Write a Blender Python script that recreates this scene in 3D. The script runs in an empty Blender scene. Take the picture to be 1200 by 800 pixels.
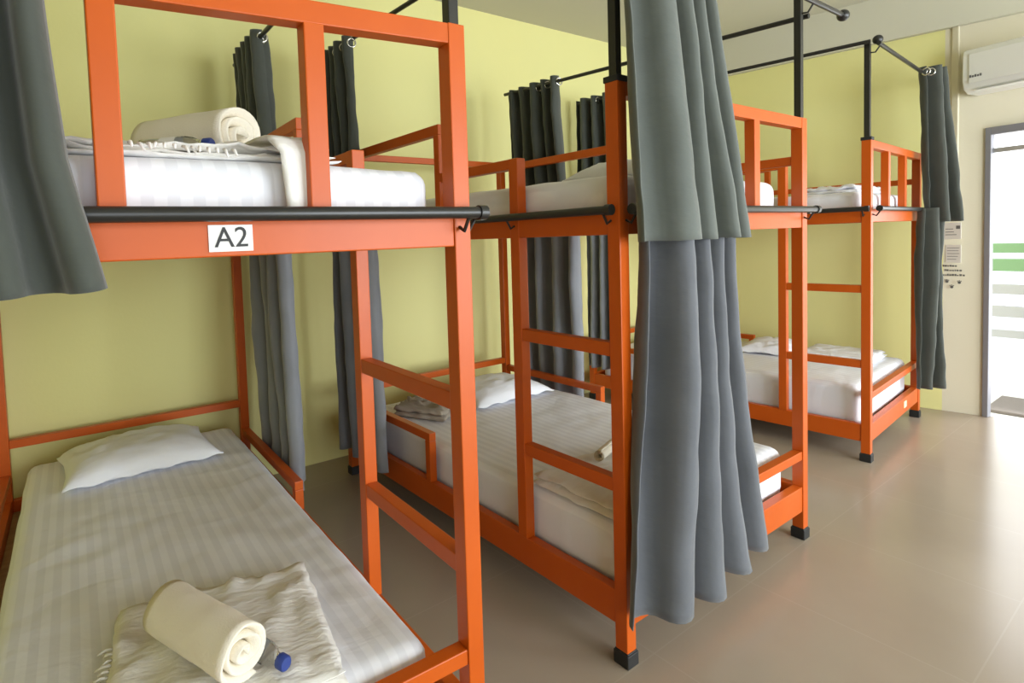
import bpy, bmesh, math, random
from math import sin, cos, pi, radians
from mathutils import Vector, Matrix, noise

random.seed(7)
SC = bpy.context.scene
COL = SC.collection
sc = SC

# ------------------------------------------------------------------ helpers
def newmat(name, col, rough=0.5, metal=0.0, spec=0.5):
    m = bpy.data.materials.new(name); m.use_nodes = True
    b = m.node_tree.nodes['Principled BSDF']
    b.inputs['Base Color'].default_value = (*col, 1)
    b.inputs['Roughness'].default_value = rough
    b.inputs['Metallic'].default_value = metal
    b.inputs['Specular IOR Level'].default_value = spec
    return m

def nd(m, t, **kw):
    n = m.node_tree.nodes.new(t)
    for k, v in kw.items():
        if k in n.inputs: n.inputs[k].default_value = v
        else: setattr(n, k, v)
    return n

def lk(m, a, b): m.node_tree.links.new(a, b)

def bsdf(m): return m.node_tree.nodes['Principled BSDF']

def add_bump(m, scale=20.0, strength=0.1, detail=3.0, stretch=(1, 1, 1), dist=0.01):
    tc = nd(m, 'ShaderNodeTexCoord'); mp = nd(m, 'ShaderNodeMapping')
    mp.inputs['Scale'].default_value = stretch
    nz = nd(m, 'ShaderNodeTexNoise'); nz.inputs['Scale'].default_value = scale; nz.inputs['Detail'].default_value = detail
    bp = nd(m, 'ShaderNodeBump'); bp.inputs['Strength'].default_value = strength; bp.inputs['Distance'].default_value = dist
    lk(m, tc.outputs['Object'], mp.inputs['Vector']); lk(m, mp.outputs[0], nz.inputs['Vector'])
    lk(m, nz.outputs[0], bp.inputs['Height']); lk(m, bp.outputs[0], bsdf(m).inputs['Normal'])
    return nz, bp, mp

def colvar(m, c1, c2, scale=3.0, stretch=(1, 1, 1)):
    tc = nd(m, 'ShaderNodeTexCoord'); mp = nd(m, 'ShaderNodeMapping'); mp.inputs['Scale'].default_value = stretch
    nz = nd(m, 'ShaderNodeTexNoise'); nz.inputs['Scale'].default_value = scale; nz.inputs['Detail'].default_value = 4
    r = nd(m, 'ShaderNodeValToRGB')
    r.color_ramp.elements[0].position = .35; r.color_ramp.elements[1].position = .65
    r.color_ramp.elements[0].color = (*c1, 1); r.color_ramp.elements[1].color = (*c2, 1)
    lk(m, tc.outputs['Object'], mp.inputs['Vector']); lk(m, mp.outputs[0], nz.inputs['Vector'])
    lk(m, nz.outputs[0], r.inputs[0]); lk(m, r.outputs[0], bsdf(m).inputs['Base Color'])

# ------------------------------------------------------------------ materials
M = {}
M['wall'] = newmat('yellow_wall_paint', (.63, .575, .245), .75, spec=.25)
colvar(M['wall'], (.73, .69, .30), (.71, .68, .305), 1.3); add_bump(M['wall'], 60, .05)
M['palewall'] = newmat('cream_wall_paint', (.66, .61, .47), .7, spec=.25); add_bump(M['palewall'], 60, .05)
M['ceiling'] = newmat('ceiling_paint', (.55, .53, .43), .8, spec=.2); add_bump(M['ceiling'], 30, .03)
M['orange'] = newmat('orange_enamel', (.58, .098, .006), .38, spec=.35)
colvar(M['orange'], (.51, .083, .003), (.54, .093, .005), 6); add_bump(M['orange'], 45, .05, dist=.004)
M['black'] = newmat('black_metal', (.018, .017, .015), .33)
M['rubber'] = newmat('black_rubber', (.012, .012, .012), .6)
M['steel'] = newmat('chrome', (.75, .73, .68), .25, 1.0)
M['ply'] = newmat('plywood', (.42, .27, .13), .6); colvar(M['ply'], (.45, .29, .14), (.36, .22, .10), 4, (1, 12, 1))
M['white'] = newmat('white_plastic', (.78, .78, .75), .35)
M['card'] = newmat('white_card', (.82, .80, .77), .5)
M['ink'] = newmat('black_ink', (.02, .02, .02), .6)
M['greyink'] = newmat('grey_ink', (.14, .14, .14), .6)
M['blue'] = newmat('blue_plastic', (.02, .045, .22), .35)
M['clear'] = newmat('clear_plastic', (.95, .97, 1), .05); bsdf(M['clear']).inputs['Transmission Weight'].default_value = 1; bsdf(M['clear']).inputs['IOR'].default_value = 1.2
M['frame'] = newmat('door_frame_paint', (.24, .24, .27), .45)
M['alu'] = newmat('window_aluminium', (.55, .55, .55), .4, .6)
M['green'] = newmat('green_paint', (.24, .42, .24), .5)
M['greybar'] = newmat('grey_paint', (.50, .51, .56), .5)
M['concrete'] = newmat('balcony_concrete', (.75, .74, .72), .8); add_bump(M['concrete'], 30, .2)
M['mat'] = newmat('coir_mat', (.22, .19, .17), .95); add_bump(M['mat'], 200, .5)
M['sticker'] = newmat('cream_sticker', (.72, .66, .42), .5)
M['towel'] = newmat('cream_terry', (.80, .74, .62), .95, spec=.1); add_bump(M['towel'], 300, .35, 2, dist=.004)
M['greytowel'] = newmat('grey_terry', (.42, .37, .31), .95, spec=.1); add_bump(M['greytowel'], 240, .5, 2, dist=.006)
M['blanket'] = newmat('white_cotton_blanket', (.78, .76, .72), .85, spec=.15); add_bump(M['blanket'], 16, .5, 4, (1, 3, 1), dist=.012)
M['pillow'] = newmat('white_pillow_cotton', (.80, .81, .85), .75, spec=.2); add_bump(M['pillow'], 14, .25, 3, (1, 2.5, 1), dist=.012)

def sheet_mat():
    m = newmat('striped_sateen_sheet', (.8, .8, .8), .5, spec=.3)
    tc = nd(m, 'ShaderNodeTexCoord'); sep = nd(m, 'ShaderNodeSeparateXYZ'); lk(m, tc.outputs['Object'], sep.inputs[0])
    mul = nd(m, 'ShaderNodeMath', operation='MULTIPLY'); mul.inputs[1].default_value = 2 * pi / .042
    lk(m, sep.outputs['X'], mul.inputs[0])
    sn = nd(m, 'ShaderNodeMath', operation='SINE'); lk(m, mul.outputs[0], sn.inputs[0])
    rp = nd(m, 'ShaderNodeValToRGB'); rp.color_ramp.elements[0].position = .42; rp.color_ramp.elements[1].position = .58
    ma = nd(m, 'ShaderNodeMath', operation='MULTIPLY_ADD'); ma.inputs[1].default_value = .5; ma.inputs[2].default_value = .5
    lk(m, sn.outputs[0], ma.inputs[0]); lk(m, ma.outputs[0], rp.inputs[0])
    rp.color_ramp.elements[0].color = (.745, .755, .81, 1); rp.color_ramp.elements[1].color = (.82, .83, .88, 1)
    lk(m, rp.outputs[0], bsdf(m).inputs['Base Color'])
    mp = nd(m, 'ShaderNodeMapping'); mp.inputs['Scale'].default_value = (1, 1.9, 1); mp.inputs['Rotation'].default_value = (0, 0, .45)
    nz = nd(m, 'ShaderNodeTexNoise'); nz.inputs['Scale'].default_value = 5; nz.inputs['Detail'].default_value = 5; nz.inputs['Distortion'].default_value = .6
    lk(m, tc.outputs['Object'], mp.inputs[0]); lk(m, mp.outputs[0], nz.inputs['Vector'])
    bp = nd(m, 'ShaderNodeBump'); bp.inputs['Strength'].default_value = .22; bp.inputs['Distance'].default_value = .025
    lk(m, nz.outputs[0], bp.inputs['Height']); lk(m, bp.outputs[0], bsdf(m).inputs['Normal'])
    return m
M['sheet'] = sheet_mat()

def curtain_mat(name, c):
    m = newmat(name, c, .8, spec=.25)
    colvar(m, tuple(x * .94 for x in c), tuple(x * 1.08 for x in c), 5)
    bsdf(m).inputs['Sheen Weight'].default_value = .25
    bsdf(m).inputs['Sheen Roughness'].default_value = .5
    add_bump(m, 9, .22, 5, (1, 1, 1.6), dist=.02)
    return m
M['curtain'] = curtain_mat('shaded_curtain_cloth', (.060, .066, .056))  # dark copy of the grey cloth, shade put into its colour
M['curtain_mid'] = curtain_mat('green_grey_curtain_cloth', (.112, .124, .112))  # grey cloth again, tinted greenish as lit on the upper foot
M['curtain_light'] = curtain_mat('blue_grey_curtain_cloth', (.115, .121, .135))  # grey cloth again, cool light of the lower foot in its tint
M['curtain_lit'] = curtain_mat('lit_curtain_cloth', (.22, .23, .25))  # pale copy for the lower head ends, light put into its colour

def floor_mat():
    m = newmat('polished_beige_tile', (.37, .31, .24), .2, spec=.3)
    tc = nd(m, 'ShaderNodeTexCoord')
    br = nd(m, 'ShaderNodeTexBrick'); br.offset = 0
    br.inputs['Scale'].default_value = 1; br.inputs['Mortar Size'].default_value = .0025; br.inputs['Mortar Smooth'].default_value = .2
    br.inputs['Brick Width'].default_value = .6; br.inputs['Row Height'].default_value = .6
    br.inputs['Color1'].default_value = (.37, .31, .24, 1); br.inputs['Color2'].default_value = (.363, .303, .234, 1); br.inputs['Mortar'].default_value = (.395, .335, .265, 1)
    lk(m, tc.outputs['Object'], br.inputs['Vector'])
    nz = nd(m, 'ShaderNodeTexNoise'); nz.inputs['Scale'].default_value = 1.4; nz.inputs['Detail'].default_value = 5
    lk(m, tc.outputs['Object'], nz.inputs['Vector'])
    mx = nd(m, 'ShaderNodeMix'); mx.data_type = 'RGBA'; mx.blend_type = 'MULTIPLY'
    rp = nd(m, 'ShaderNodeValToRGB'); rp.color_ramp.elements[0].color = (.88, .86, .84, 1); rp.color_ramp.elements[1].color = (1, 1, 1, 1)
    rp.color_ramp.elements[0].position = .3; rp.color_ramp.elements[1].position = .7
    lk(m, nz.outputs[0], rp.inputs[0]); mx.inputs[0].default_value = 1
    lk(m, br.outputs['Color'], mx.inputs[6]); lk(m, rp.outputs[0], mx.inputs[7]); lk(m, mx.outputs[2], bsdf(m).inputs['Base Color'])
    return m
M['floor'] = floor_mat()

# ------------------------------------------------------------------ mesh helpers
def bm_box(bm, a, b):
    """axis box from corner a to corner b"""
    vs = [bm.verts.new((x, y, z)) for x in (a[0], b[0]) for y in (a[1], b[1]) for z in (a[2], b[2])]
    for f in ((0, 1, 3, 2), (4, 6, 7, 5), (0, 4, 5, 1), (2, 3, 7, 6), (0, 2, 6, 4), (1, 5, 7, 3)):
        bm.faces.new([vs[i] for i in f])
    return vs

def bm_bar(bm, p, q, w, h, up=(0, 0, 1)):
    """rectangular bar from p to q"""
    p, q = Vector(p), Vector(q); d = (q - p).normalized(); up = Vector(up)
    if abs(d.dot(up)) > .99: up = Vector((0, 1, 0))
    s = d.cross(up).normalized(); t = s.cross(d).normalized()
    vs = [bm.verts.new(c + s * (w / 2 * i) + t * (h / 2 * j)) for c in (p, q) for i, j in ((-1, -1), (1, -1), (1, 1), (-1, 1))]
    for f in ((3, 2, 1, 0), (4, 5, 6, 7), (0, 1, 5, 4), (1, 2, 6, 5), (2, 3, 7, 6), (3, 0, 4, 7)):
        bm.faces.new([vs[i] for i in f])

def bm_tube(bm, pts, r, n=12, caps=True):
    pts = [Vector(p) for p in pts]; rings = []
    for i, p in enumerate(pts):
        d = (pts[min(i + 1, len(pts) - 1)] - pts[max(i - 1, 0)]).normalized()
        up = Vector((0, 0, 1)) if abs(d.z) < .9 else Vector((1, 0, 0))
        s = d.cross(up).normalized(); t = s.cross(d)
        rr = r[i] if isinstance(r, (list, tuple)) else r
        rings.append([bm.verts.new(p + s * (rr * cos(2 * pi * k / n)) + t * (rr * sin(2 * pi * k / n))) for k in range(n)])
    for a, b in zip(rings[:-1], rings[1:]):
        for k in range(n): bm.faces.new((a[k], a[(k + 1) % n], b[(k + 1) % n], b[k]))
    if caps:
        bm.faces.new(list(reversed(rings[0]))); bm.faces.new(rings[-1])

def bm_torus(bm, c, axis, R, r, n=20, k=8):
    c = Vector(c); ax = Vector(axis).normalized(); up = Vector((0, 0, 1)) if abs(ax.z) < .9 else Vector((1, 0, 0))
    s = ax.cross(up).normalized(); t = s.cross(ax); g = []
    for i in range(n):
        a = 2 * pi * i / n; rd = s * cos(a) + t * sin(a)
        g.append([bm.verts.new(c + rd * (R + r * cos(2 * pi * j / k)) + ax * (r * sin(2 * pi * j / k))) for j in range(k)])
    for i in range(n):
        for j in range(k):
            bm.faces.new((g[i][j], g[(i + 1) % n][j], g[(i + 1) % n][(j + 1) % k], g[i][(j + 1) % k]))

def bm_ball(bm, c, r, n=14):
    mm = Matrix.Translation(c); bmesh.ops.create_uvsphere(bm, u_segments=n, v_segments=n // 2 + 2, radius=r, matrix=mm)

def link(name, bm, mat, parent=None, loc=(0, 0, 0), rz=0.0, smooth=False, bevel=0.0, seg=2):
    if bevel: bmesh.ops.bevel(bm, geom=list(bm.edges), offset=bevel, segments=seg, affect='EDGES', profile=.5)
    bmesh.ops.recalc_face_normals(bm, faces=list(bm.faces))
    me = bpy.data.meshes.new(name); bm.to_mesh(me); bm.free()
    if smooth:
        for p in me.polygons: p.use_smooth = True
    me.materials.append(mat)
    o = bpy.data.objects.new(name, me); COL.objects.link(o)
    if parent: o.parent = parent
    o.location = loc; o.rotation_euler = (0, 0, rz)
    return o

def empty(name, loc=(0, 0, 0), rz=0.0, label=None, cat=None, group=None):
    o = bpy.data.objects.new(name, None); COL.objects.link(o); o.empty_display_size = .1
    o.location = loc; o.rotation_euler = (0, 0, rz)
    return tag(o, label, cat, group)

def tag(o, label=None, cat=None, group=None, kind=None):
    if label: o['label'] = label
    if cat: o['category'] = cat
    if group: o['group'] = group
    if kind: o['kind'] = kind
    return o

def box(name, a, b, mat, parent=None, bevel=.0025):
    bm = bmesh.new(); bm_box(bm, a, b); return link(name, bm, mat, parent, bevel=bevel)

def bar(name, p, q, w, h, mat, parent=None, bevel=.0025):
    bm = bmesh.new(); bm_bar(bm, p, q, w, h); return link(name, bm, mat, parent, bevel=bevel)

def tube(name, pts, r, mat, parent=None, n=12):
    bm = bmesh.new(); bm_tube(bm, pts, r, n); o = link(name, bm, mat, parent, smooth=True); shade(o); return o

def shade(o, ang=40):
    me = o.data
    for p in me.polygons: p.use_smooth = True
    try: me.set_sharp_from_angle(angle=radians(ang))
    except Exception: pass

# ------------------------------------------------------------------ frames of the three beds (metres)
P = .043
BED = {
    'A': dict(o=(0, 0), t=-.03987, W=1.0847, L=2.07, zb0=.128, zb1=.225, zg1=.3787, zd0=1.2945, zt=1.7766, zl=1.585, zr1=.9624, zr2=.5809, zh=.494, vs=.5123, u1=.3663, u2=.7157, zhi=1.775, zhh=1.775, vg=.985, side='R', tilt=.038),
    'B': dict(o=(1.67846, .0075), t=.00177, W=1.23, L=1.84, zb0=.1197, zb1=.225, zg1=.3757, zd0=1.3068, zt=1.7513, zl=1.5863, zr1=.9849, zr2=.5734, zh=.494, vs=.4152, u1=.405, u2=.800, zhi=1.79, zhh=1.81, vg=.875, side='L', tilt=0),
    'C': dict(o=(3.99795, .13369), t=.07321, W=1.16, L=1.80, zb0=.1082, zb1=.2045, zg1=.3822, zd0=1.3225, zt=1.7662, zl=1.6908, zr1=.9779, zr2=.5614, zh=.494, vs=.4065, u1=.36, u2=.74, zhi=1.79, zhh=1.79, vg=.90, side='L', tilt=0),
}
def MW(b): return Matrix.Translation((*BED[b]['o'], 0)) @ Matrix.Rotation(BED[b]['t'], 4, 'Z')
def W(b, u, v, z): return MW(b) @ Vector((u, v, z))

# ------------------------------------------------------------------ bunk bed
ROD = .0128
def bracket(parent, p, q):
    """small bent wire hook that holds a rod"""
    p, q = Vector(p), Vector(q)
    mid = (p + q) / 2 + Vector((0, 0, -.018))
    tube('rod_bracket', [p, mid, q], .004, M['black'], parent, 8)

def make_bunk(b, label):
    d = BED[b]; Wd, L = d['W'], d['L']; right = d['side'] == 'R'
    t = empty('bunk_bed', (*d['o'], 0), d['t'], label, 'bunk bed', 'orange bunk beds along the wall')
    zd0 = d['zd0']; zd1 = zd0 + .072; zt = d['zt']; O = M['orange']
    ztl = zt - d['tilt']
    # posts
    corners = [(0, 0), (Wd - P, 0), (0, L - P), (Wd - P, L - P)]
    for i, (u, v) in enumerate(corners):
        top = (zt if i == 1 else ztl) if i < 2 else d['zhh']
        po = box('post', (u, v, .045), (u + P, v + P, top), O, t)
        bm = bmesh.new(); bm_box(bm, (u - .005, v - .005, 0), (u + P + .005, v + P + .005, .042)); 
        bm_box(bm, (u - .002, v - .002, .040), (u + P + .002, v + P + .002, .047))
        link('rubber_foot', bm, M['rubber'], po, bevel=.003)
        if i < 2 and not (b == 'C' and i == 1):
            w = .013
            ex = box('curtain_post', (u + P / 2 - w, v + P / 2 - w, top - .002), (u + P / 2 + w, v + P / 2 + w, 2.275), M['black'], t, .002)
            if i == 0: box('post_cap', (u - .003, v - .003, top - .004), (u + P + .003, v + P + .003, top + .014), M['rubber'], ex, .002)
    # lower frame rails
    zb0, zb1 = d['zb0'], d['zb1']
    box('foot_rail', (P, .004, zb0), (Wd - P, .040, zb1), O, t)
    box('head_rail', (P, L - P + .004, zb0), (Wd - P, L - .004, zb1), O, t)
    box('side_rail', (.004, P, zb0), (.040, L - P, zb1), O, t)
    box('side_rail', (Wd - .040, P, zb0), (Wd - .004, L - P, zb1), O, t)
    box('base_board', (.042, .042, zb0 + .03), (Wd - .042, L - .042, zb0 + .048), M['ply'], t, .001)
    # foot guard bar and headboard bar of the lower bunk
    g = .036
    box('foot_guard', (P, .004, d['zg1'] - g), (Wd - P, .004 + g, d['zg1']), O, t)
    box('headboard_bar', (P, L - P + .004, d['zh'] - g), (Wd - P, L - .004, d['zh']), O, t)
    zs = .445 if b != 'A' else .345
    for s in (0, 1):
        x0 = .004 if s == 0 else Wd - .004 - g
        bm = bmesh.new(); ve = 1.02 if b != 'A' else 1.19
        bm_box(bm, (x0, ve, zs - g), (x0 + g, L - P, zs)); bm_box(bm, (x0, ve, zb1), (x0 + g, ve + g, zs - g))
        link('side_guard', bm, O, t, bevel=.0025)
    # deck of the upper bunk
    box('deck_rail', (P, 0.003, zd0), (Wd - P, .040, zd1), O, t)
    box('deck_rail', (P, L - P + .003, zd0), (Wd - P, L - .003, zd1), O, t)
    box('deck_rail', (.003, P, zd0), (.040, L - P, zd1), O, t)
    box('deck_rail', (Wd - .040, P, zd0), (Wd - .003, L - P, zd1), O, t)
    box('deck_board', (.042, .042, zd1 - .045), (Wd - .042, L - .042, zd1 - .028), M['ply'], t, .001)
    # tall foot guard of the upper bunk
    bar('guard_top_rail', (P * .5, P / 2, ztl - P / 2 + d['tilt'] * .02), (Wd - P * .5, P / 2, zt - P / 2), P - .004, P, O, t)
    for u in (d['u1'], d['u2']):
        zz = ztl + d['tilt'] * (u / Wd) - P + .004
        box('guard_upright', (u, .002, zd1), (u + P - .002, P - .004, zz), O, t)
    # side guards of the upper bunk: tall at the head half, low towards the ladder
    zhi, vg, zl, vs = d['zhi'], d['vg'], d['zl'], d['vs']
    for s in (0, 1):
        x0 = .003 if s == 0 else Wd - .003 - g
        ladder_side = (s == 1) == right
        bm = bmesh.new()
        bm_box(bm, (x0, vg, zhi - P), (x0 + g, L - P, zhi)); bm_box(bm, (x0, vg, zd1), (x0 + g, vg + g, zhi - P))
        link('tall_side_guard', bm, O, t, bevel=.0025)
        zz = zl if ladder_side else 1.60
        vend = vs + P if ladder_side else P
        bm = bmesh.new(); bm_box(bm, (x0, vend, zz - g), (x0 + g, vg, zz)); link('low_side_guard', bm, O, t, bevel=.0025)
    box('head_guard', (P, L - P + .004, d['zhh'] - .036), (Wd - P, L - .006, d['zhh']), O, t)
    # ladder
    la = empty('ladder', parent_loc(t)); la.parent = t; la.location = (0, 0, 0)
    x0 = Wd - P if right else 0
    box('stile', (x0 + .001, vs, zb1 - .002), (x0 + P - .001, vs + P, zl), O, la)
    for z in (d['zr1'], d['zr2']):
        box('rung', (x0 + .003, P, z - .042), (x0 + P - .003, vs, z), O, la)
    return t

def parent_loc(t): return (0, 0, 0)

bunkA = make_bunk('A', 'nearest orange steel bunk bed carrying the A2 card')
bunkB = make_bunk('B', 'middle orange steel bunk bed with a long grey curtain over its foot end')
bunkC = make_bunk('C', 'farthest orange steel bunk bed standing against the far wall near the door')

# curtain rods (parts of the beds)
def rod(parent, p, q, balls=(), r=.0105, caps=()):
    o = tube('curtain_rod', [p, q], r, M['black'], parent)
    for e in balls:
        bm = bmesh.new(); bm_ball(bm, e, .024); link('finial', bm, M['black'], o, smooth=True)
    for e, f in caps:
        tube('end_cap', [e, f], r * 1.25, M['black'], o)
    return o
def rods_for(t, b, zf, zL, zR, zRn):
    d = BED[b]; Wd, L = d['W'], d['L']; wallv = {'A': 2.035, 'B': 1.80, 'C': 1.84}[b]
    # upper rods at foot, left and right
    rod(t, (-.02, -.035, zf), (Wd + {'A': .02, 'B': .25, 'C': .155}[b], -.035, zf), balls=[(Wd + .26, -.035, zf)] if b == 'B' else [])
    rod(t, (-.02, .0, zL), (-.02, wallv, zL + .05), balls=[(.03, -.02, zL + .012)] if b == 'C' else [])
    if b != 'C': rod(t, (Wd + .02, .0, zRn), (Wd + .02, wallv, zR))
    for u in ((.02,) if b == 'C' else (.02, Wd - .02)): bracket(t, (u, .01, zf - .03), (u, -.035, zf))
    # rods at the upper deck, just outside the rails
    zr = d['zd0'] + .072
    for nm, p, q in (('f', (.03, -.034, zr), (Wd - .012 if b != 'A' else Wd - .004, -.034, zr)),
                     ('l', (-.034, .02, zr), (-.034, L - .05, zr)), ('r', (Wd + .034, .02, zr), (Wd + .034, L - .05, zr))):
        dv = (Vector(q) - Vector(p)).normalized() * .02
        rod(t, p, q, r=ROD, caps=[(Vector(q), Vector(q) + dv), (Vector(p), Vector(p) - dv)])
    for u in (.03, Wd - .03): bracket(t, (u, 0, zr - .03), (u, -.034, zr - .012))
    for v in (.03, BED[b]['vs'] + .02):
        bracket(t, (0, v, zr - .03), (-.034, v, zr - .012)); bracket(t, (Wd, v, zr - .03), (Wd + .034, v, zr - .012))
rods_for(bunkA, 'A', 2.26, 2.25, 2.262, 2.235)
rods_for(bunkB, 'B', 2.20, 2.30, 2.265, 2.165)
rods_for(bunkC, 'C', 2.255, 2.275, 2.28, 2.27)

# number card on the nearest bunk's deck rail
card = empty('number_card', (0, 0, 0), label='white card reading A2 in black'); card.parent = bunkA
for k in ('category',):
    if k in card: del card[k]
bm = bmesh.new(); bm_box(bm, (.528, .0006, 1.3035), (.603, .0024, 1.3495)); link('card_face', bm, M['card'], card)
cu = bpy.data.curves.new('lettering', 'FONT'); cu.body = 'A2'; cu.size = .050; cu.extrude = .0006; cu.align_x = 'CENTER'; cu.align_y = 'CENTER'
tmp = bpy.data.objects.new('tmp', cu); COL.objects.link(tmp)
bpy.context.view_layer.update()
me = bpy.data.meshes.new_from_object(tmp.evaluated_get(bpy.context.evaluated_depsgraph_get()))
bpy.data.objects.remove(tmp)
me.materials.clear(); me.materials.append(M['ink'])
let = bpy.data.objects.new('lettering', me); COL.objects.link(let); let.parent = card
let.location = (.5665, -.0002, 1.3262); let.rotation_euler = (pi / 2, 0, 0)
# sticker on farthest bunk
box('sticker', (.74, .0005, .145), (.80, .0035, .185), M['sticker'], bunkC, 0)

# ------------------------------------------------------------------ soft goods
def mattress(b, u0, u1, v0, v1, z0, z1, label, seed, sag=.0, group='white striped mattresses on the bunks'):
    """rounded slab with slightly wavy edges"""
    nx, ny, nz = 36, 80, 8
    cx, cy, cz = (u0 + u1) / 2, (v0 + v1) / 2, z0
    hx, hy, hz = (u1 - u0) / 2, (v1 - v0) / 2, (z1 - z0) / 2
    bm = bmesh.new(); R = .045
    res = {}
    def vert(i, j, k):
        if (i, j, k) in res: return res[(i, j, k)]
        x = -hx + 2 * hx * i / nx; y = -hy + 2 * hy * j / ny; z = -hz + 2 * hz * k / nz
        q = Vector((x, y, z)); c = Vector((max(-hx + R, min(hx - R, x)), max(-hy + R, min(hy - R, y)), max(-hz + R, min(hz - R, z))))
        e = q - c
        if e.length > 1e-6:
            q = c + e.normalized() * R if (abs(e.x) > 1e-6) + (abs(e.y) > 1e-6) + (abs(e.z) > 1e-6) > 1 else q
        n = noise.noise(Vector((q.x * 3 + seed, q.y * 2.2, q.z * 3)))
        if z > 0: q.z += .0045 * noise.noise(Vector((q.x * 4 + q.y * 3 + seed, q.y * 13 - q.x * 4, 2))) * max(0, noise.noise(Vector((q.x * 2, q.y * 1.5, seed + 9))) + .35)
        edge = abs(z) < hz * .98
        q.z += (.006 * n + .003 * noise.noise(Vector((q.x * 9, q.y * 9, seed)))) * (1 if z > 0 else 0)
        if edge: q += Vector((x / hx * .006 * noise.noise(Vector((q.y * 5, q.z * 12, seed))), 0, 0)) if abs(x) > hx * .98 else Vector((0, 0, 0))
        if k == nz: q.z += .004 * (1 - (x / hx) ** 2) * (1 - (y / hy) ** 2) - sag * max(0, 1 - abs(y / hy + .3)) 
        res[(i, j, k)] = bm.verts.new(q + Vector((0, 0, hz)))
        return res[(i, j, k)]
    def quad(a, b_, c, e):
        bm.faces.new((vert(*a), vert(*b_), vert(*c), vert(*e)))
    for i in range(nx):
        for j in range(ny):
            quad((i, j, nz), (i + 1, j, nz), (i + 1, j + 1, nz), (i, j + 1, nz)); quad((i, j, 0), (i, j + 1, 0), (i + 1, j + 1, 0), (i + 1, j, 0))
    for i in range(nx):
        for k in range(nz):
            quad((i, 0, k), (i + 1, 0, k), (i + 1, 0, k + 1), (i, 0, k + 1)); quad((i, ny, k), (i, ny, k + 1), (i + 1, ny, k + 1), (i + 1, ny, k))
    for j in range(ny):
        for k in range(nz):
            quad((0, j, k), (0, j, k + 1), (0, j + 1, k + 1), (0, j + 1, k)); quad((nx, j, k), (nx, j + 1, k), (nx, j + 1, k + 1), (nx, j, k + 1))
    o = link('mattress', bm, M['sheet'], None, W(b, cx, cy, cz), BED[b]['t'], smooth=True)
    return tag(o, label, 'mattress', group)

mattress('A', .105, .985, .06, 2.00, .178, .385, 'white striped mattress on the lower bunk of the A2 bed, under the rolled towel', 1.0)
mattress('B', .06, 1.16, .06, 1.76, .170, .385, 'white striped mattress on the lower bunk of the middle bed, behind the ladder', 4.0)
mattress('C', .06, 1.09, .06, 1.72, .158, .40, 'white striped mattress on the lower bunk of the farthest bed', 7.0)
mattress('A', .05, 1.025, .055, 2.00, 1.341, 1.473, 'white mattress on the upper bunk of the A2 bed, behind its guard rail', 11.0)
mattress('B', .05, 1.10, .055, 1.78, 1.353, 1.497, 'white mattress on the upper bunk of the middle bed', 14.0)
mattress('C', .05, 1.10, .055, 1.74, 1.368, 1.497, 'white mattress on the upper bunk of the farthest bed', 17.0)

def pillow(b, u, v, z, lx, ly, h, rz, label, seed=0, tilt=0, mat='pillow', name='pillow', cat='pillow'):
    bm = bmesh.new(); n = 28; top = {}; bot = {}
    for i in range(n + 1):
        for j in range(n + 1):
            a = -1 + 2 * i / n; c = -1 + 2 * j / n
            f = max(0, (1 - abs(a) ** 2.6)) ** .5 * max(0, (1 - abs(c) ** 2.6)) ** .5
            pin = 1 - .06 * (1 - abs(a) ** 2) * (abs(c)) ; pin2 = 1 - .07 * (1 - abs(c) ** 2) * abs(a)
            x = a * lx / 2 * pin2; y = c * ly / 2 * pin
            w = .010 * noise.noise(Vector((a * 3 + seed, c * 3, 1))) * f + .006 * noise.noise(Vector((a * 8, c * 5 + seed, 2))) * f
            crease = .006 * sin(14 * a + 6 * c + seed) * (1 - f)
            zt = h * (.25 + .75 * f) + w + crease if f > 0 else h * .25 + crease
            zb = h * .25 * (1 - f) - .000 + (crease if f == 0 else 0)
            if f == 0: zb = zt - .006
            top[i, j] = bm.verts.new((x, y, zt)); bot[i, j] = bm.verts.new((x, y, max(.001, zb)))
    for i in range(n):
        for j in range(n):
            bm.faces.new((top[i, j], top[i + 1, j], top[i + 1, j + 1], top[i, j + 1])); bm.faces.new((bot[i, j], bot[i, j + 1], bot[i + 1, j + 1], bot[i + 1, j]))
    for i in range(n):
        bm.faces.new((top[i, 0], bot[i, 0], bot[i + 1, 0], top[i + 1, 0])); bm.faces.new((top[i, n], top[i + 1, n], bot[i + 1, n], bot[i, n]))
        bm.faces.new((top[0, i], top[0, i + 1], bot[0, i + 1], bot[0, i])); bm.faces.new((top[n, i], bot[n, i], bot[n, i + 1], top[n, i + 1]))
    o = link(name, bm, M[mat], None, W(b, u, v, z), BED[b]['t'] + rz, smooth=True); o.rotation_euler[0] = tilt
    return tag(o, label, cat)

pillow('A', .53, 1.73, .384, .60, .44, .115, .06, 'plump white pillow at the head of the lower A2 bunk', 1)
pillow('B', .78, 1.47, .385, .58, .42, .10, .0, 'white pillow at the head of the lower middle bunk', 3)
pillow('B', .50, .30, 1.497, .44, .34, .085, .1, 'white pillow on the upper middle bunk beside the ladder post', 5)

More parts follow.
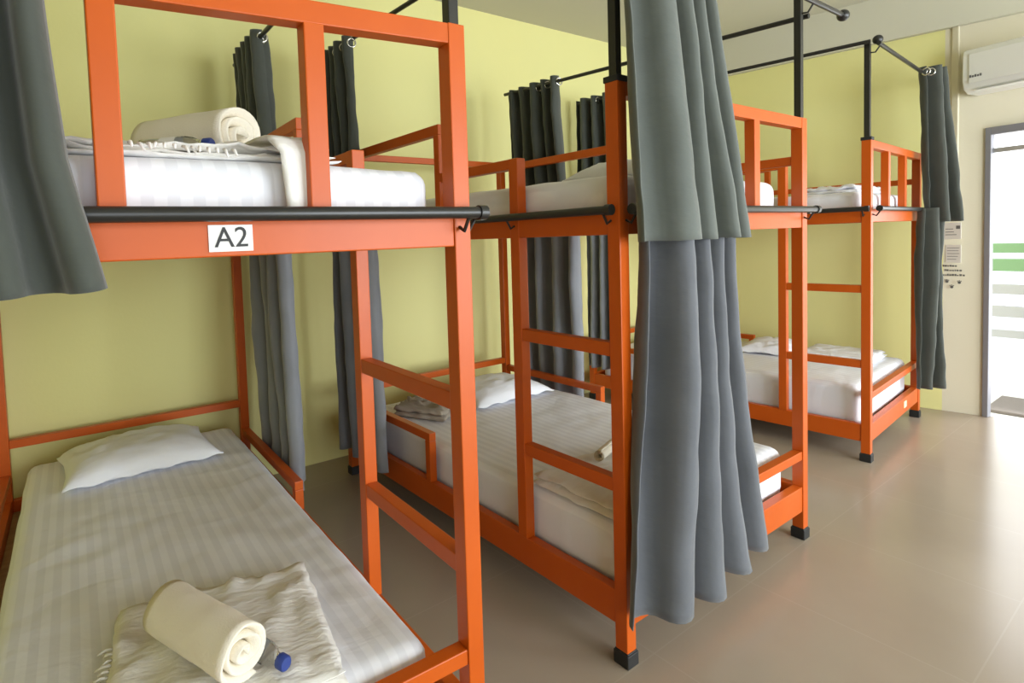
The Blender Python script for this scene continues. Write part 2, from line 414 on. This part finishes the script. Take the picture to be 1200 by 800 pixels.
def slab(name, b, u, v, z, lx, ly, h, rz, mat, label, cat, seed=0, layers=2, rough=.008, lift=None, curl=.012):
    """folded cloth: a few stacked wavy sheets with rounded folded edges"""
    root = empty(name, W(b, u, v, z), BED[b]['t'] + rz, label, cat)
    th = h / layers
    for l in range(layers):
        bm = bmesh.new(); nx, ny = 26, 20; T = {}; Bt = {}
        sx = lx * (1 - .03 * l); sy = ly * (1 - .045 * l)
        for i in range(nx + 1):
            for j in range(ny + 1):
                a = -1 + 2 * i / nx; c = -1 + 2 * j / ny
                x = a * sx / 2; y = c * sy / 2
                ex = max(0, abs(a) - .88) / .12; ey = max(0, abs(c) - .85) / .15; e = min(1, max(ex, ey))
                rnd = math.sqrt(max(0, 1 - e * e))
                x += .012 * noise.noise(Vector((c * 3, seed + l, 0))) * abs(a); y += .014 * noise.noise(Vector((a * 3, seed + l, 5))) * abs(c)
                w = rough * (noise.noise(Vector((a * 3.5 + seed, c * 2.5, l * 3))) + .6 * noise.noise(Vector((a * 9 + seed, c * 5, l * 7))))
                base = l * th + (max(0, w) if l else 0)
                mid = base + th / 2 + (w if l else max(0, w * .5))
                if lift: 
                    dz = lift(x, y); mid += dz; base += dz
                hh = th / 2 * max(.12, rnd)
                T[i, j] = bm.verts.new((x, y, mid + hh)); Bt[i, j] = bm.verts.new((x, y, max(.0008 + l * .001, mid - hh) if not lift else mid - hh))
        for i in range(nx):
            for j in range(ny):
                bm.faces.new((T[i, j], T[i + 1, j], T[i + 1, j + 1], T[i, j + 1])); bm.faces.new((Bt[i, j], Bt[i, j + 1], Bt[i + 1, j + 1], Bt[i + 1, j]))
        for i in range(nx):
            bm.faces.new((T[i, 0], Bt[i, 0], Bt[i + 1, 0], T[i + 1, 0])); bm.faces.new((T[i, ny], T[i + 1, ny], Bt[i + 1, ny], Bt[i, ny]))
        for j in range(ny):
            bm.faces.new((T[0, j], T[0, j + 1], Bt[0, j + 1], Bt[0, j])); bm.faces.new((T[nx, j], Bt[nx, j], Bt[nx, j + 1], T[nx, j + 1]))
        link('folded_layer', bm, M[mat], root, smooth=True)
    return root

def fringe(parent, p0, p1, n, ln, mat, out):
    bm = bmesh.new(); p0, p1 = Vector(p0), Vector(p1); out = Vector(out)
    for i in range(n):
        p = p0.lerp(p1, (i + .5) / n); a = out * ln * random.uniform(.7, 1.1)
        q = p + a + Vector((random.uniform(-.008, .008), random.uniform(-.008, .008), random.uniform(-.004, .004)))
        bm_tube(bm, [p, p.lerp(q, .5) + Vector((0, 0, .004)), q], [.003, .0036, .002], 6)
    o = link('fringe', bm, mat, parent, smooth=True); o['kind'] = 'stuff'
    return o

def towel_roll(b, u0, v0, u1, v1, z, R, label, mat='towel', seed=0, turns=4.0, squash=.92):
    """a spiral of thick cloth along an axis"""
    p0 = W(b, u0, v0, 0); p1 = W(b, u1, v1, 0); ax = p1 - p0; Lr = ax.length; ang = math.atan2(ax.y, ax.x)
    root = empty('rolled_towel', ((p0.x + p1.x) / 2, (p0.y + p1.y) / 2, z), ang, label, 'towel')
    bm = bmesh.new(); nt = int(turns * 26); nl = 14; pitch = (R - .010) / turns; th = pitch * .93
    G = []
    for i in range(nt + 1):
        th_ = i / nt * turns * 2 * pi; r = .010 + (R - .010) * i / nt
        jit = .004 * noise.noise(Vector((th_ * .8, seed, 0)))
        endj0 = .012 * noise.noise(Vector((th_ * .45, seed, 3))) - (.010 * (1 - i / nt)); endj1 = .012 * noise.noise(Vector((th_ * .45, seed, 9))) + (.004 * (1 - i / nt))
        row = []
        for k in range(nl + 1):
            f = k / nl; x = -Lr / 2 + Lr * f + endj0 * (1 - f) + endj1 * f
            e = max(0, abs(2 * f - 1) - .9) / .1
            tk = th * (math.sqrt(max(0, 1 - e * e)) * .7 + .3)
            rr = r + jit + .003 * noise.noise(Vector((x * 14, th_, seed)))
            ro, ri = rr, rr - tk
            cy, sz = cos(th_ - pi * .4), sin(th_ - pi * .4)
            row.append((bm.verts.new((x, ro * cy * 1.04, R * squash + ro * sz * squash)), bm.verts.new((x, ri * cy * 1.04, R * squash + ri * sz * squash))))
        G.append(row)
    for i in range(nt):
        for k in range(nl):
            a, b2, c, d2 = G[i][k], G[i + 1][k], G[i + 1][k + 1], G[i][k + 1]
            bm.faces.new((a[0], b2[0], c[0], d2[0])); bm.faces.new((a[1], d2[1], c[1], b2[1]))
        for k in (0, nl):
            a, b2 = G[i][k], G[i + 1][k]; bm.faces.new((a[0], a[1], b2[1], b2[0]))
    for i in (0, nt):
        for k in range(nl):
            a, b2 = G[i][k], G[i][k + 1]; bm.faces.new((a[0], b2[0], b2[1], a[1]))
    link('terry_cloth', bm, M[mat], root, smooth=True)
    return root

def bottle(b, u, v, z, ang, label):
    """lying water bottle, cap end at the origin side +x"""
    root = empty('water_bottle', W(b, u, v, z), BED[b]['t'] + ang, label, 'bottle')
    bm = bmesh.new(); prof = [(-.165, .018), (-.16, .022), (-.13, .023), (-.11, .0215), (-.085, .023), (-.045, .023), (-.028, .019), (-.015, .012), (-.002, .011)]
    bm_tube(bm, [(x, 0, .0235) for x, r in prof], [r for x, r in prof], 20); link('bottle_body', bm, M['clear'], root, smooth=True)
    bm = bmesh.new(); bm_tube(bm, [(-.003, 0, .0235), (.013, 0, .0235), (.016, 0, .0235)], [.0155, .0155, .013], 20); o = link('bottle_cap', bm, M['blue'], root, smooth=True); shade(o)
    bm = bmesh.new(); bm_tube(bm, [(-.105, 0, .0235), (-.065, 0, .0235)], .0237, 20, False); link('bottle_label', bm, M['card'], root, smooth=True)
    return root

# lower A2 bunk: folded blanket, rolled towel, bottle
bl = slab('folded_blanket', 'A', .57, .30, .391, .47, .47, .036, -.16, 'blanket', 'crumpled white folded blanket under the rolled towel on the lower A2 bunk', 'blanket', 2, 2, .010)
fringe(bl, (-.232, -.20, .02), (-.228, .10, .02), 16, .03, M['blanket'], (-1, 0, -.25))
towel_roll('A', .472, .375, .580, .125, .437, .066, 'thick cream towel roll lying on the lower A2 bunk', seed=1, turns=3.0)
bottle('A', .648, .115, .430, -1.16, 'water bottle with blue cap beside the towel roll on the lower A2 bunk')
# upper A2 bunk
bu = slab('folded_blanket', 'A', .50, .29, 1.476, .64, .40, .030, .0, 'blanket', 'rumpled white folded blanket along the upper A2 bunk edge', 'blanket', 8, 3, .012)
fringe(bu, (-.10, -.215, .02), (.10, -.215, .015), 14, .022, M['blanket'], (0, -1, -.6))
# corner of the blanket that hangs over the mattress edge
bm = bmesh.new(); g = []
path = [(.20, .050), (.10, .046), (.035, .040), (.008, .028), (-.004, .006), (-.006, -.03), (-.006, -.075), (-.005, -.125)]
for y, z in path:
    row = []
    for k in range(9):
        f = k / 8; w = .075 + (.03 if z > .02 else 0); x = .205 + (f - .5) * w + .010 * (z < .0) * (-z * 8)
        row.append(bm.verts.new((x, -.262 + y - .004 * sin(f * 9), z + .002)))
    g.append(row)
for a, c in zip(g[:-1], g[1:]):
    for k in range(8): bm.faces.new((a[k], a[k + 1], c[k + 1], c[k]))
fl = link('hanging_corner', bm, M['blanket'], bu, smooth=True)
md = fl.modifiers.new('t', 'SOLIDIFY'); md.thickness = .006; md.offset = 0
towel_roll('A', .530, .60, .690, .375, 1.503, .080, 'cream towel roll on the upper A2 bunk', seed=4, turns=3.0, squash=.95)
bottle('A', .595, .315, 1.516, -.75, 'water bottle with blue cap in front of the towel roll on the upper A2 bunk')
# lower middle bunk
slab('crumpled_towel', 'B', .27, 1.42, .388, .22, .30, .055, .5, 'greytowel', 'crumpled greyish towel at the head of the lower middle bunk', 'towel', 12, 2, .014)
slab('folded_blanket', 'B', .47, .27, .390, .80, .38, .048, .0, 'blanket', 'white folded blanket across the foot of the lower middle bunk', 'blanket', 15, 2, .006)
towel_roll('B', .34, .36, .50, .41, .440, .022, 'small cream rolled cloth on the blanket at the foot of the lower middle bunk', seed=6, turns=2.5)
# farthest bunk
slab('folded_blanket', 'C', .84, .36, .404, .42, .42, .045, .0, 'pillow', 'white folded blanket on the lower farthest bunk', 'blanket', 21, 2, .006)
pillow('C', .80, .77, .402, .46, .34, .09, .1, 'white pillow on the lower farthest bunk', 9)
slab('folded_blanket', 'C', .55, .26, 1.500, .56, .28, .045, .0, 'pillow', 'white folded blanket on the upper farthest bunk', 'blanket', 25, 2, .008)

# ------------------------------------------------------------------ curtains
def curtain(b, top, bot, zt, zb, widths, amp0, amp1, label, seed=0, grom=0, hem=None, group='grey curtains hung round the bunks', base=None, skew=.0, pinch=None, tilt=0.0, wr=.006, bunch=-.045, mat='curtain'):
    """pleated panel; top/bot are polylines in the bed frame; widths are relative pleat widths"""
    def along(pl, s):
        n = len(pl) - 1; f = min(max(s, 0), .99999) * n; i = int(f); return Vector(pl[i]).lerp(Vector(pl[i + 1]), f - i)
    tot = sum(widths); edges = [0]
    for w in widths: edges.append(edges[-1] + w / tot)
    bp = along(top, .5); root = empty('curtain', W(b, bp.x, bp.y, zb), BED[b]['t'], label, 'curtain', group)
    per = 14; ns = per * len(widths); nt = 44
    bm = bmesh.new(); G = []
    for k in range(nt + 1):
        t = k / nt; row = []
        for i in range(ns + 1):
            w = min(i // per, len(widths) - 1); f = (i - w * per) / per
            s = edges[w] + (edges[w + 1] - edges[w]) * f
            ph = 2 * pi * f + (pi if False else 0)
            sb = s + (edges[w + 1] - edges[w]) * bunch * sin(2 * ph)
            tt = t
            a = along(top, sb); c = along(bot, sb)
            e = tt if pinch is None else pinch(tt)
            p = a.lerp(c, e)
            # direction and normal
            d = (along(bot, min(1, s + .02)) - along(bot, max(0, s - .02))).lerp(along(top, min(1, s + .02)) - along(top, max(0, s - .02)), 1 - e).normalized()
            nrm = Vector((-d.y, d.x))
            am = (amp0 + (amp1 - amp0) * t) * (.75 + .5 * noise.noise(Vector((w * 3.3 + seed, t * 1.5, 0))) + .25) * min(1.35, widths[w] / (tot / len(widths)) * .5 + .5)
            off = am * sin(ph) + wr * noise.noise(Vector((s * 7 + seed, t * 9, 3))) + wr * .8 * noise.noise(Vector((s * 14 + t * 10 + seed, t * 5, 8)))
            p = p + nrm * off
            sway = .012 * noise.noise(Vector((seed, t * 2.5, s * 2)))
            p = p + d * sway * t
            z = zt + (zb - zt) * t + tilt * (s - .5) * (1 - t)
            if hem: z += hem(s) * t ** 3
            z += .006 * noise.noise(Vector((s * 6, seed, 1))) * t
            row.append(bm.verts.new((p.x - bp.x, p.y - bp.y, z - zb)))
        G.append(row)
    for k in range(nt):
        for i in range(ns): bm.faces.new((G[k][i], G[k][i + 1], G[k + 1][i + 1], G[k + 1][i]))
    pts = [Vector(v.co) for v in G[1]]
    o = link('curtain_panel', bm, M[mat], root, smooth=True)
    md = o.modifiers.new('thick', 'SOLIDIFY'); md.thickness = .003; md.offset = 0
    if grom:
        # rings where the cloth crosses the rod line
        idx = [w * per + h for w in range(len(widths)) for h in (0, per // 2)][:grom] if grom > 0 else []
        for j in idx:
            q = pts[j]; q2 = pts[min(j + 1, ns)]; q1 = pts[max(j - 1, 0)]
            dd = (q2 - q1); dd.z = 0; ax = Vector((-dd.y, dd.x, 0)).normalized()
            bm = bmesh.new(); bm_torus(bm, (q.x, q.y, zt - zb - .035), ax, .021, .0045); 
            link('grommet', bm, M['steel'], root, smooth=True)
    return root

WA, WB, WC = BED['A']['W'], BED['B']['W'], BED['C']['W']
# nearest bed, foot end, pushed to the left post and slung over the deck rod
curtain('A', [(-.02, -.04), (.285, -.05)], [(-.02, -.105), (.362, -.115)], 2.275, 1.240, [1, 1, 1, 1, 1.2], .030, .032,
        'dark grey curtain bunched at the left foot corner of the upper A2 bunk', 1.0, 0, hem=lambda s: .02 * s, pinch=lambda t: t * .72 if t < .82 else .59 + (t - .82) * 2.28)
# nearest bed, right side, head end
curtain('A', [(WA + .03, 1.56), (WA + .03, 2.0)], [(WA + .04, 1.46), (WA + .04, 2.0)], 2.29, 1.42, [1, .8, .9, 1, .8], .045, .045,
        'dark grey curtain gathered at the head of the upper A2 bunk', 2.0, 8)
curtain('A', [(WA + .055, 1.42), (WA + .055, 1.96)], [(WA + .05, 1.33), (WA + .05, 1.93)], 1.355, .235, [1, .8, 1.1, 1], .05, .045,
        'grey curtain hanging at the head of the lower A2 bunk', 3.0, 0, hem=lambda s: .02 * s, mat='curtain_lit')
# middle bed, left side, head end
curtain('B', [(-.04, 1.52), (-.04, 1.84)], [(-.045, 1.46), (-.045, 1.78)], 2.345, 1.44, [1, 1, .8, .9], .042, .038,
        'dark grey curtain gathered at the head of the upper middle bunk on the ladder side', 4.0, 6)
curtain('B', [(-.055, 1.34), (-.055, 1.78)], [(-.06, 1.28), (-.06, 1.80)], 1.365, .20, [1, .9, 1.2, .8], .05, .05,
        'grey curtain hanging at the head of the lower middle bunk on the ladder side', 5.0, 0, mat='curtain_lit')
# middle bed, right side, head end
curtain('B', [(WB + .035, 1.34), (WB + .035, 1.78)], [(WB + .045, 1.30), (WB + .045, 1.76)], 2.275, 1.44, [1, .8, 1.2, 1, .8], .042, .042,
        'dark grey curtain gathered at the far side head end of the upper middle bunk', 6.0, 6)
curtain('B', [(WB + .055, 1.22), (WB + .055, 1.76)], [(WB + .06, 1.22), (WB + .06, 1.76)], 1.365, .30, [1, 1.2, .9, 1], .05, .05,
        'grey curtain hanging at the far side head end of the lower middle bunk', 7.0, 0, mat='curtain_lit')
# farthest bed, left side, head end
curtain('C', [(-.04, 1.54), (-.04, 1.84)], [(-.045, 1.50), (-.045, 1.84)], 2.355, 1.44, [1, .8, 1], .042, .042,
        'dark grey curtain gathered at the head of the upper farthest bunk', 8.0, 4)
curtain('C', [(-.055, 1.50), (-.055, 1.76)], [(-.06, 1.50), (-.06, 1.76)], 1.38, .28, [1, .9, .9], .045, .045,
        'grey curtain hanging at the head of the lower farthest bunk', 9.0, 0, mat='curtain_lit')
# middle bed, foot end: the long pair in the middle of the picture
curtain('B', [(-.02, -.05), (.335, -.05)], [(-.035, -.105), (.505, -.105)], 2.235, 1.285, [2.1, 1, .9, .8], .036, .036,
        'greenish grey pleated curtain covering the foot of the upper middle bunk', 10.0, 0, wr=.003, mat='curtain_mid')
curtain('B', [(.055, -.06), (.48, -.06)], [(-.060, -.055), (.20, -.115), (.66, -.06)], 1.365, .175, [1.8, 1.0, .9, .8], .038, .055,
        'long grey curtain falling from the deck to the foot of the lower middle bunk', 11.0, 0, hem=lambda s: .03 * s, wr=.005, pinch=lambda t: t ** 1.7, mat='curtain_light')
# farthest bed, foot end at the right post
curtain('C', [(.93, -.06), (1.10, -.10)], [(.96, -.08), (1.11, -.18)], 2.285, 1.31, [1, 1], .05, .06,
        'dark grey curtain at the foot of the upper farthest bunk, hanging near the air conditioner', 12.0, 3)
curtain('C', [(.92, -.06), (1.07, -.09)], [(.93, -.04), (1.08, -.10)], 1.40, .235, [1, .9], .045, .04,
        'dark grey curtain at the foot of the lower farthest bunk, beside the notices', 13.0, 0)

# ------------------------------------------------------------------ room
XW, mf, YB, mb = 5.44969, .178944, 2.1256, -.019026
def far(y, off=0): return Vector((XW - mf * y - off * .984, y - off * .176, 0))
def backy(x): return YB + mb * x
H = 2.91; X0 = -2.2; Y0 = -3.6; HF = 2.60
cornx, corny = 5.08665, 2.0288

def prism(name, poly, z0, z1, mat, **kw):
    bm = bmesh.new(); lo = [bm.verts.new((x, y, z0)) for x, y in poly]; hi = [bm.verts.new((x, y, z1)) for x, y in poly]
    bm.faces.new(lo); bm.faces.new(list(reversed(hi))); n = len(poly)
    for i in range(n): bm.faces.new((lo[i], hi[i], hi[(i + 1) % n], lo[(i + 1) % n]))
    o = link(name, bm, mat, **kw); o['kind'] = 'structure'; return o

fx0 = far(Y0).x
floor = prism('floor', [(X0 - .2, Y0 - .2), (fx0 + .02, Y0 - .2), (far(corny).x + .02, corny + .2), (X0 - .2, corny + .35)], -.12, 0, M['floor'])
prism('ceiling', [(X0 - .2, Y0 - .2), (fx0 + .3, Y0 - .2), (far(corny).x + .3, corny + .35), (X0 - .2, corny + .35)], H, H + .12, M['ceiling'])
prism('wall_back', [(X0 - .2, backy(X0 - .2)), (cornx + .3, backy(cornx + .3)), (cornx + .3, backy(cornx) + .15), (X0 - .2, backy(X0) + .15)], 0, H, M['wall'])
prism('wall_left', [(X0 - .15, Y0), (X0, Y0), (X0, backy(X0)), (X0 - .15, backy(X0))], 0, H, M['wall'])
# far wall: yellow piece behind the bed, pale piece with the door opening
def wallpiece(name, ya, yb, z0, z1, mat, th=.06, off=0):
    a, b_ = far(ya, off), far(yb, off); n = Vector((.984, .176, 0)) * th
    return prism(name, [(a.x, a.y), (b_.x, b_.y), (b_.x + n.x, b_.y + n.y), (a.x + n.x, a.y + n.y)], z0, z1, mat)
YS = .168
DY0, DY1, DZ = -.055, -1.02, 1.865
wallpiece('wall_far', YS, corny + .03, 0, H, M['wall'])
wallpiece('wall_far', DY0 - .0, YS, 0, H, M['palewall'])
wallpiece('wall_far', Y0, DY1, 0, H, M['palewall'])
wallpiece('wall_far', DY1, DY0, DZ, H, M['palewall'])
# shallow ring beam above the far wall, painted like the ceiling
wallpiece('trim_1', Y0, corny - .002, HF, H, M['ceiling'], .05, .045)
# baseboard-like door frame
fr = empty('door_1', far(DY0)); fr['kind'] = 'structure'; fr.rotation_euler = (0, 0, -math.atan(mf))
LD = abs(DY1 - DY0) * math.sqrt(1 + mf * mf)
def frbox(name, a, b, mat, par=fr): return box(name, a, b, mat, par, .003)
frbox('door_frame', (-.025, -.006, 0), (.02, .024, DZ + .045), M['frame'])
frbox('door_frame', (-.025, -LD - .040, 0), (.02, -LD + .006, DZ + .045), M['frame'])
frbox('door_frame', (-.025, -LD + .006, DZ - .004), (.02, -.006, DZ + .045), M['frame'])
frbox('door_frame', (.0, -LD + .006, 1.745), (.018, -.006, 1.775), M['alu'])

# unseen opposite wall with wide daylight windows, the leftmost added as fill
wins = [(-.75, .95), (1.6, 3.5), (4.1, 5.9)]
WZ0, WZ1 = .12, 2.35  # sills set low so light reaches the lower bunks
xs = [X0 - .15]
for a, c in wins: xs += [a, c]
xs.append(fx0 + .2)
for i in range(0, len(xs), 2):
    prism('wall_front', [(xs[i], Y0 - .15), (xs[i + 1], Y0 - .15), (xs[i + 1], Y0), (xs[i], Y0)], 0, H, M['wall'])
for n_, (a, c) in enumerate(wins):
    prism('wall_front', [(a, Y0 - .15), (c, Y0 - .15), (c, Y0), (a, Y0)], 0, WZ0, M['wall'])
    prism('wall_front', [(a, Y0 - .15), (c, Y0 - .15), (c, Y0), (a, Y0)], WZ1, H, M['wall'])
    wn = empty('window_%d' % (n_ + 1), (a, Y0 - .08, WZ0)); wn['kind'] = 'structure'
    bm = bmesh.new(); w = c - a; hh = WZ1 - WZ0
    bm_box(bm, (0, -.03, 0), (w, .03, .05)); bm_box(bm, (0, -.03, hh - .05), (w, .03, hh)); 
    for x in (0, w / 2 - .025, w - .05): bm_box(bm, (x, -.03, .05), (x + .05, .03, hh - .05))
    link('window_frame', bm, M['alu'], wn)

# conduit strip
o = empty('cable_conduit', far(.112), -math.atan(mf), 'slim vertical conduit strip on the far wall left of the air conditioner', 'conduit')
box('conduit_cover', (-.022, -.018, 1.36), (-.001, .018, HF), M['palewall'], o, .004)

# air conditioner
ac = empty('air_conditioner', far(.012) + Vector((0, 0, 2.265)), -math.atan(mf), 'white wall mounted air conditioner above the doorway', 'air conditioner')
bm = bmesh.new(); prof = [(-.002, -.14), (-.14, -.14), (-.185, -.115), (-.20, -.06), (-.20, .09), (-.185, .128), (-.15, .14), (-.002, .14)]
lo = [bm.verts.new((x, 0, z)) for x, z in prof]; hi = [bm.verts.new((x, -.80, z)) for x, z in prof]
bm.faces.new(lo); bm.faces.new(list(reversed(hi)))
for i in range(len(prof)): bm.faces.new((lo[i], hi[i], hi[(i + 1) % len(prof)], lo[(i + 1) % len(prof)]))
link('housing', bm, M['white'], ac, bevel=.008, seg=3)
bm = bmesh.new(); bm_box(bm, (-.207, -.76, -.085), (-.199, -.035, .10)); link('front_panel', bm, M['white'], ac, bevel=.003)
bm = bmesh.new(); bm_bar(bm, (-.17, -.06, -.132), (-.17, -.74, -.132), .055, .006); link('louver', bm, M['white'], ac, bevel=.001)
bm = bmesh.new()
for k in range(5):
    y = -.04 - k * .0125; bm_box(bm, (-.2085, y - .009, -.050), (-.2068, y, -.034 - .004 * (k % 2)))
link('maker_badge', bm, M['greyink'], ac)

# notices on the pale wall
def notice(ya, yb, z0, z1, label, lines):
    n = empty('notice', far(ya) + Vector((0, 0, z0)), -math.atan(mf), label, 'notice')
    k = math.sqrt(1 + mf * mf); w = (ya - yb) * k
    box('paper', (-.004, -w, 0), (-.001, 0, z1 - z0), M['card'], n, 0)
    bm = bmesh.new()
    for (a, c, h, t) in lines: bm_box(bm, (-.0052, -a * w, h * (z1 - z0)), (-.0041, -c * w, h * (z1 - z0) + t))
    link('printed_lines', bm, M['greyink'], n)
notice(.165, .075, 1.19, 1.30, 'small white notice, upper of the two on the pale wall by the door', [(.75, .1, .25, .004), (.6, .1, .42, .004), (.95, .72, .62, .022), (.55, .1, .6, .004)])
notice(.155, .075, 1.03, 1.15, 'white notice, lower of the two on the pale wall by the door', [(.9, .1, .82, .003), (.85, .1, .66, .003), (.9, .1, .50, .003), (.8, .1, .34, .003), (.7, .1, .18, .003)])
st = empty('wall_sticker', far(.17) + Vector((0, 0, .86)), -math.atan(mf), 'dark lettering with three paw dots stuck on the pale wall under the notices', 'wall sticker')
bm = bmesh.new(); random.seed(3)
for z, y0, y1 in ((.142, .0, .075), (.112, .01, .092), (.080, .0, .118)):
    y = y0
    while y < y1:
        w = random.uniform(.006, .013); bm_box(bm, (-.0025, -y - w, z), (-.0008, -y, z + random.choice((.008, .011, .013)))); y += w + random.uniform(.002, .005)
link('lettering_line', bm, M['greyink'], st)
for y, z in ((.024, .040), (.090, .036), (.050, .004)):
    bm = bmesh.new(); bm_tube(bm, [(-.0025, -y, z), (-.0008, -y, z)], .009, 12)
    for k in range(3): bm_tube(bm, [(-.0025, -y + (k - 1) * .009, z + .013 - abs(k - 1) * .003), (-.0008, -y + (k - 1) * .009, z + .013 - abs(k - 1) * .003)], .0035, 8)
    link('paw_print', bm, M['greyink'], st)

# outside the door: balcony, steps and a railing
prism('ground', [(fx0 - 1.2, -6), (12, -6), (12, 4), (5.3, 4), (5.33, 1.5), (5.72, -.9)], -.16, -.04, M['concrete'])
dm = box('doormat', (5.75, -.62, -.039), (6.25, .02, -.018), M['mat'], None, .004)
tag(dm, 'dark doormat lying outside the open doorway', 'doormat')
rl = empty('railing', (7.2, .8, -.04), .0, 'green and grey horizontal railing outside the doorway', 'railing')
for z, h, mt in ((1.06, .085, 'green'), (.90, .11, 'green'), (.70, .09, 'greybar'), (.50, .10, 'greybar'), (.32, .07, 'greybar')):
    box('rail', (0, -3.4, z), (.04, .6, z + h), M[mt], rl, .004)
for y in (-3.3, -1.6, .5): box('railing_post', (.04, y, 0), (.09, y + .05, 1.16), M['greybar'], rl, .004)

# ------------------------------------------------------------------ light
w = bpy.data.worlds.new('sky'); SC.world = w; w.use_nodes = True
bg = w.node_tree.nodes['Background']; bg.inputs[0].default_value = (.93, .97, 1.0, 1); bg.inputs[1].default_value = 2.6
def area(name, loc, rot, sx, sy, power, col=(1, 1, 1), portal=False):
    l = bpy.data.lights.new(name, 'AREA'); l.shape = 'RECTANGLE'; l.size = sx; l.size_y = sy; l.energy = power; l.color = col
    o = bpy.data.objects.new(name, l); COL.objects.link(o); o.location = loc; o.rotation_euler = rot
    if portal: l.cycles.is_portal = True
    return o
for n_, (a, c) in enumerate(wins):
    area('window_daylight_fill', ((a + c) / 2, Y0 - .2, (WZ0 + WZ1) / 2), (pi / 2, 0, 0), c - a, WZ1 - WZ0, (30, 150, 150)[n_], (.85, .93, 1))  # leftmost lamp is added fill for the lower bunk and wall
dp = far(-.5, -.25); area('door_daylight', (dp.x, dp.y, .95), (pi / 2, 0, pi / 2 - math.atan(mf)), .9, 1.8, 14, (1, 1, 1))

# ------------------------------------------------------------------ camera
cd = bpy.data.cameras.new('camera'); cam = bpy.data.objects.new('camera', cd); COL.objects.link(cam); SC.camera = cam
R = Vector((0.8276903009135624, -0.5600189072699809, -0.03616060389087668)); D = Vector((-0.05725350931933895, -0.02016762692335144, -0.9981559509890732)); F = Vector((0.5582569313893351, 0.8282343209046683, -0.04875559692328909))
m = Matrix(((R.x, -D.x, -F.x, .2899), (R.y, -D.y, -F.y, -1.0168), (R.z, -D.z, -F.z, 1.3103), (0, 0, 0, 1)))
cam.matrix_world = m
cd.sensor_width = 36; cd.lens = 657.666 / 1200 * 36; cd.shift_x = (600 - 493.08) / 1200; cd.shift_y = -(400 - 313.877) / 1200
cd.clip_start = .02

vs = SC.view_settings; vs.view_transform = 'Standard'; vs.look = 'None'; vs.gamma = 1; vs.use_curve_mapping = False; vs.exposure = 0
SC.display_settings.display_device = 'sRGB'
SC.cycles.use_denoising = True
SC.cycles.max_bounces = 10; SC.cycles.diffuse_bounces = 6
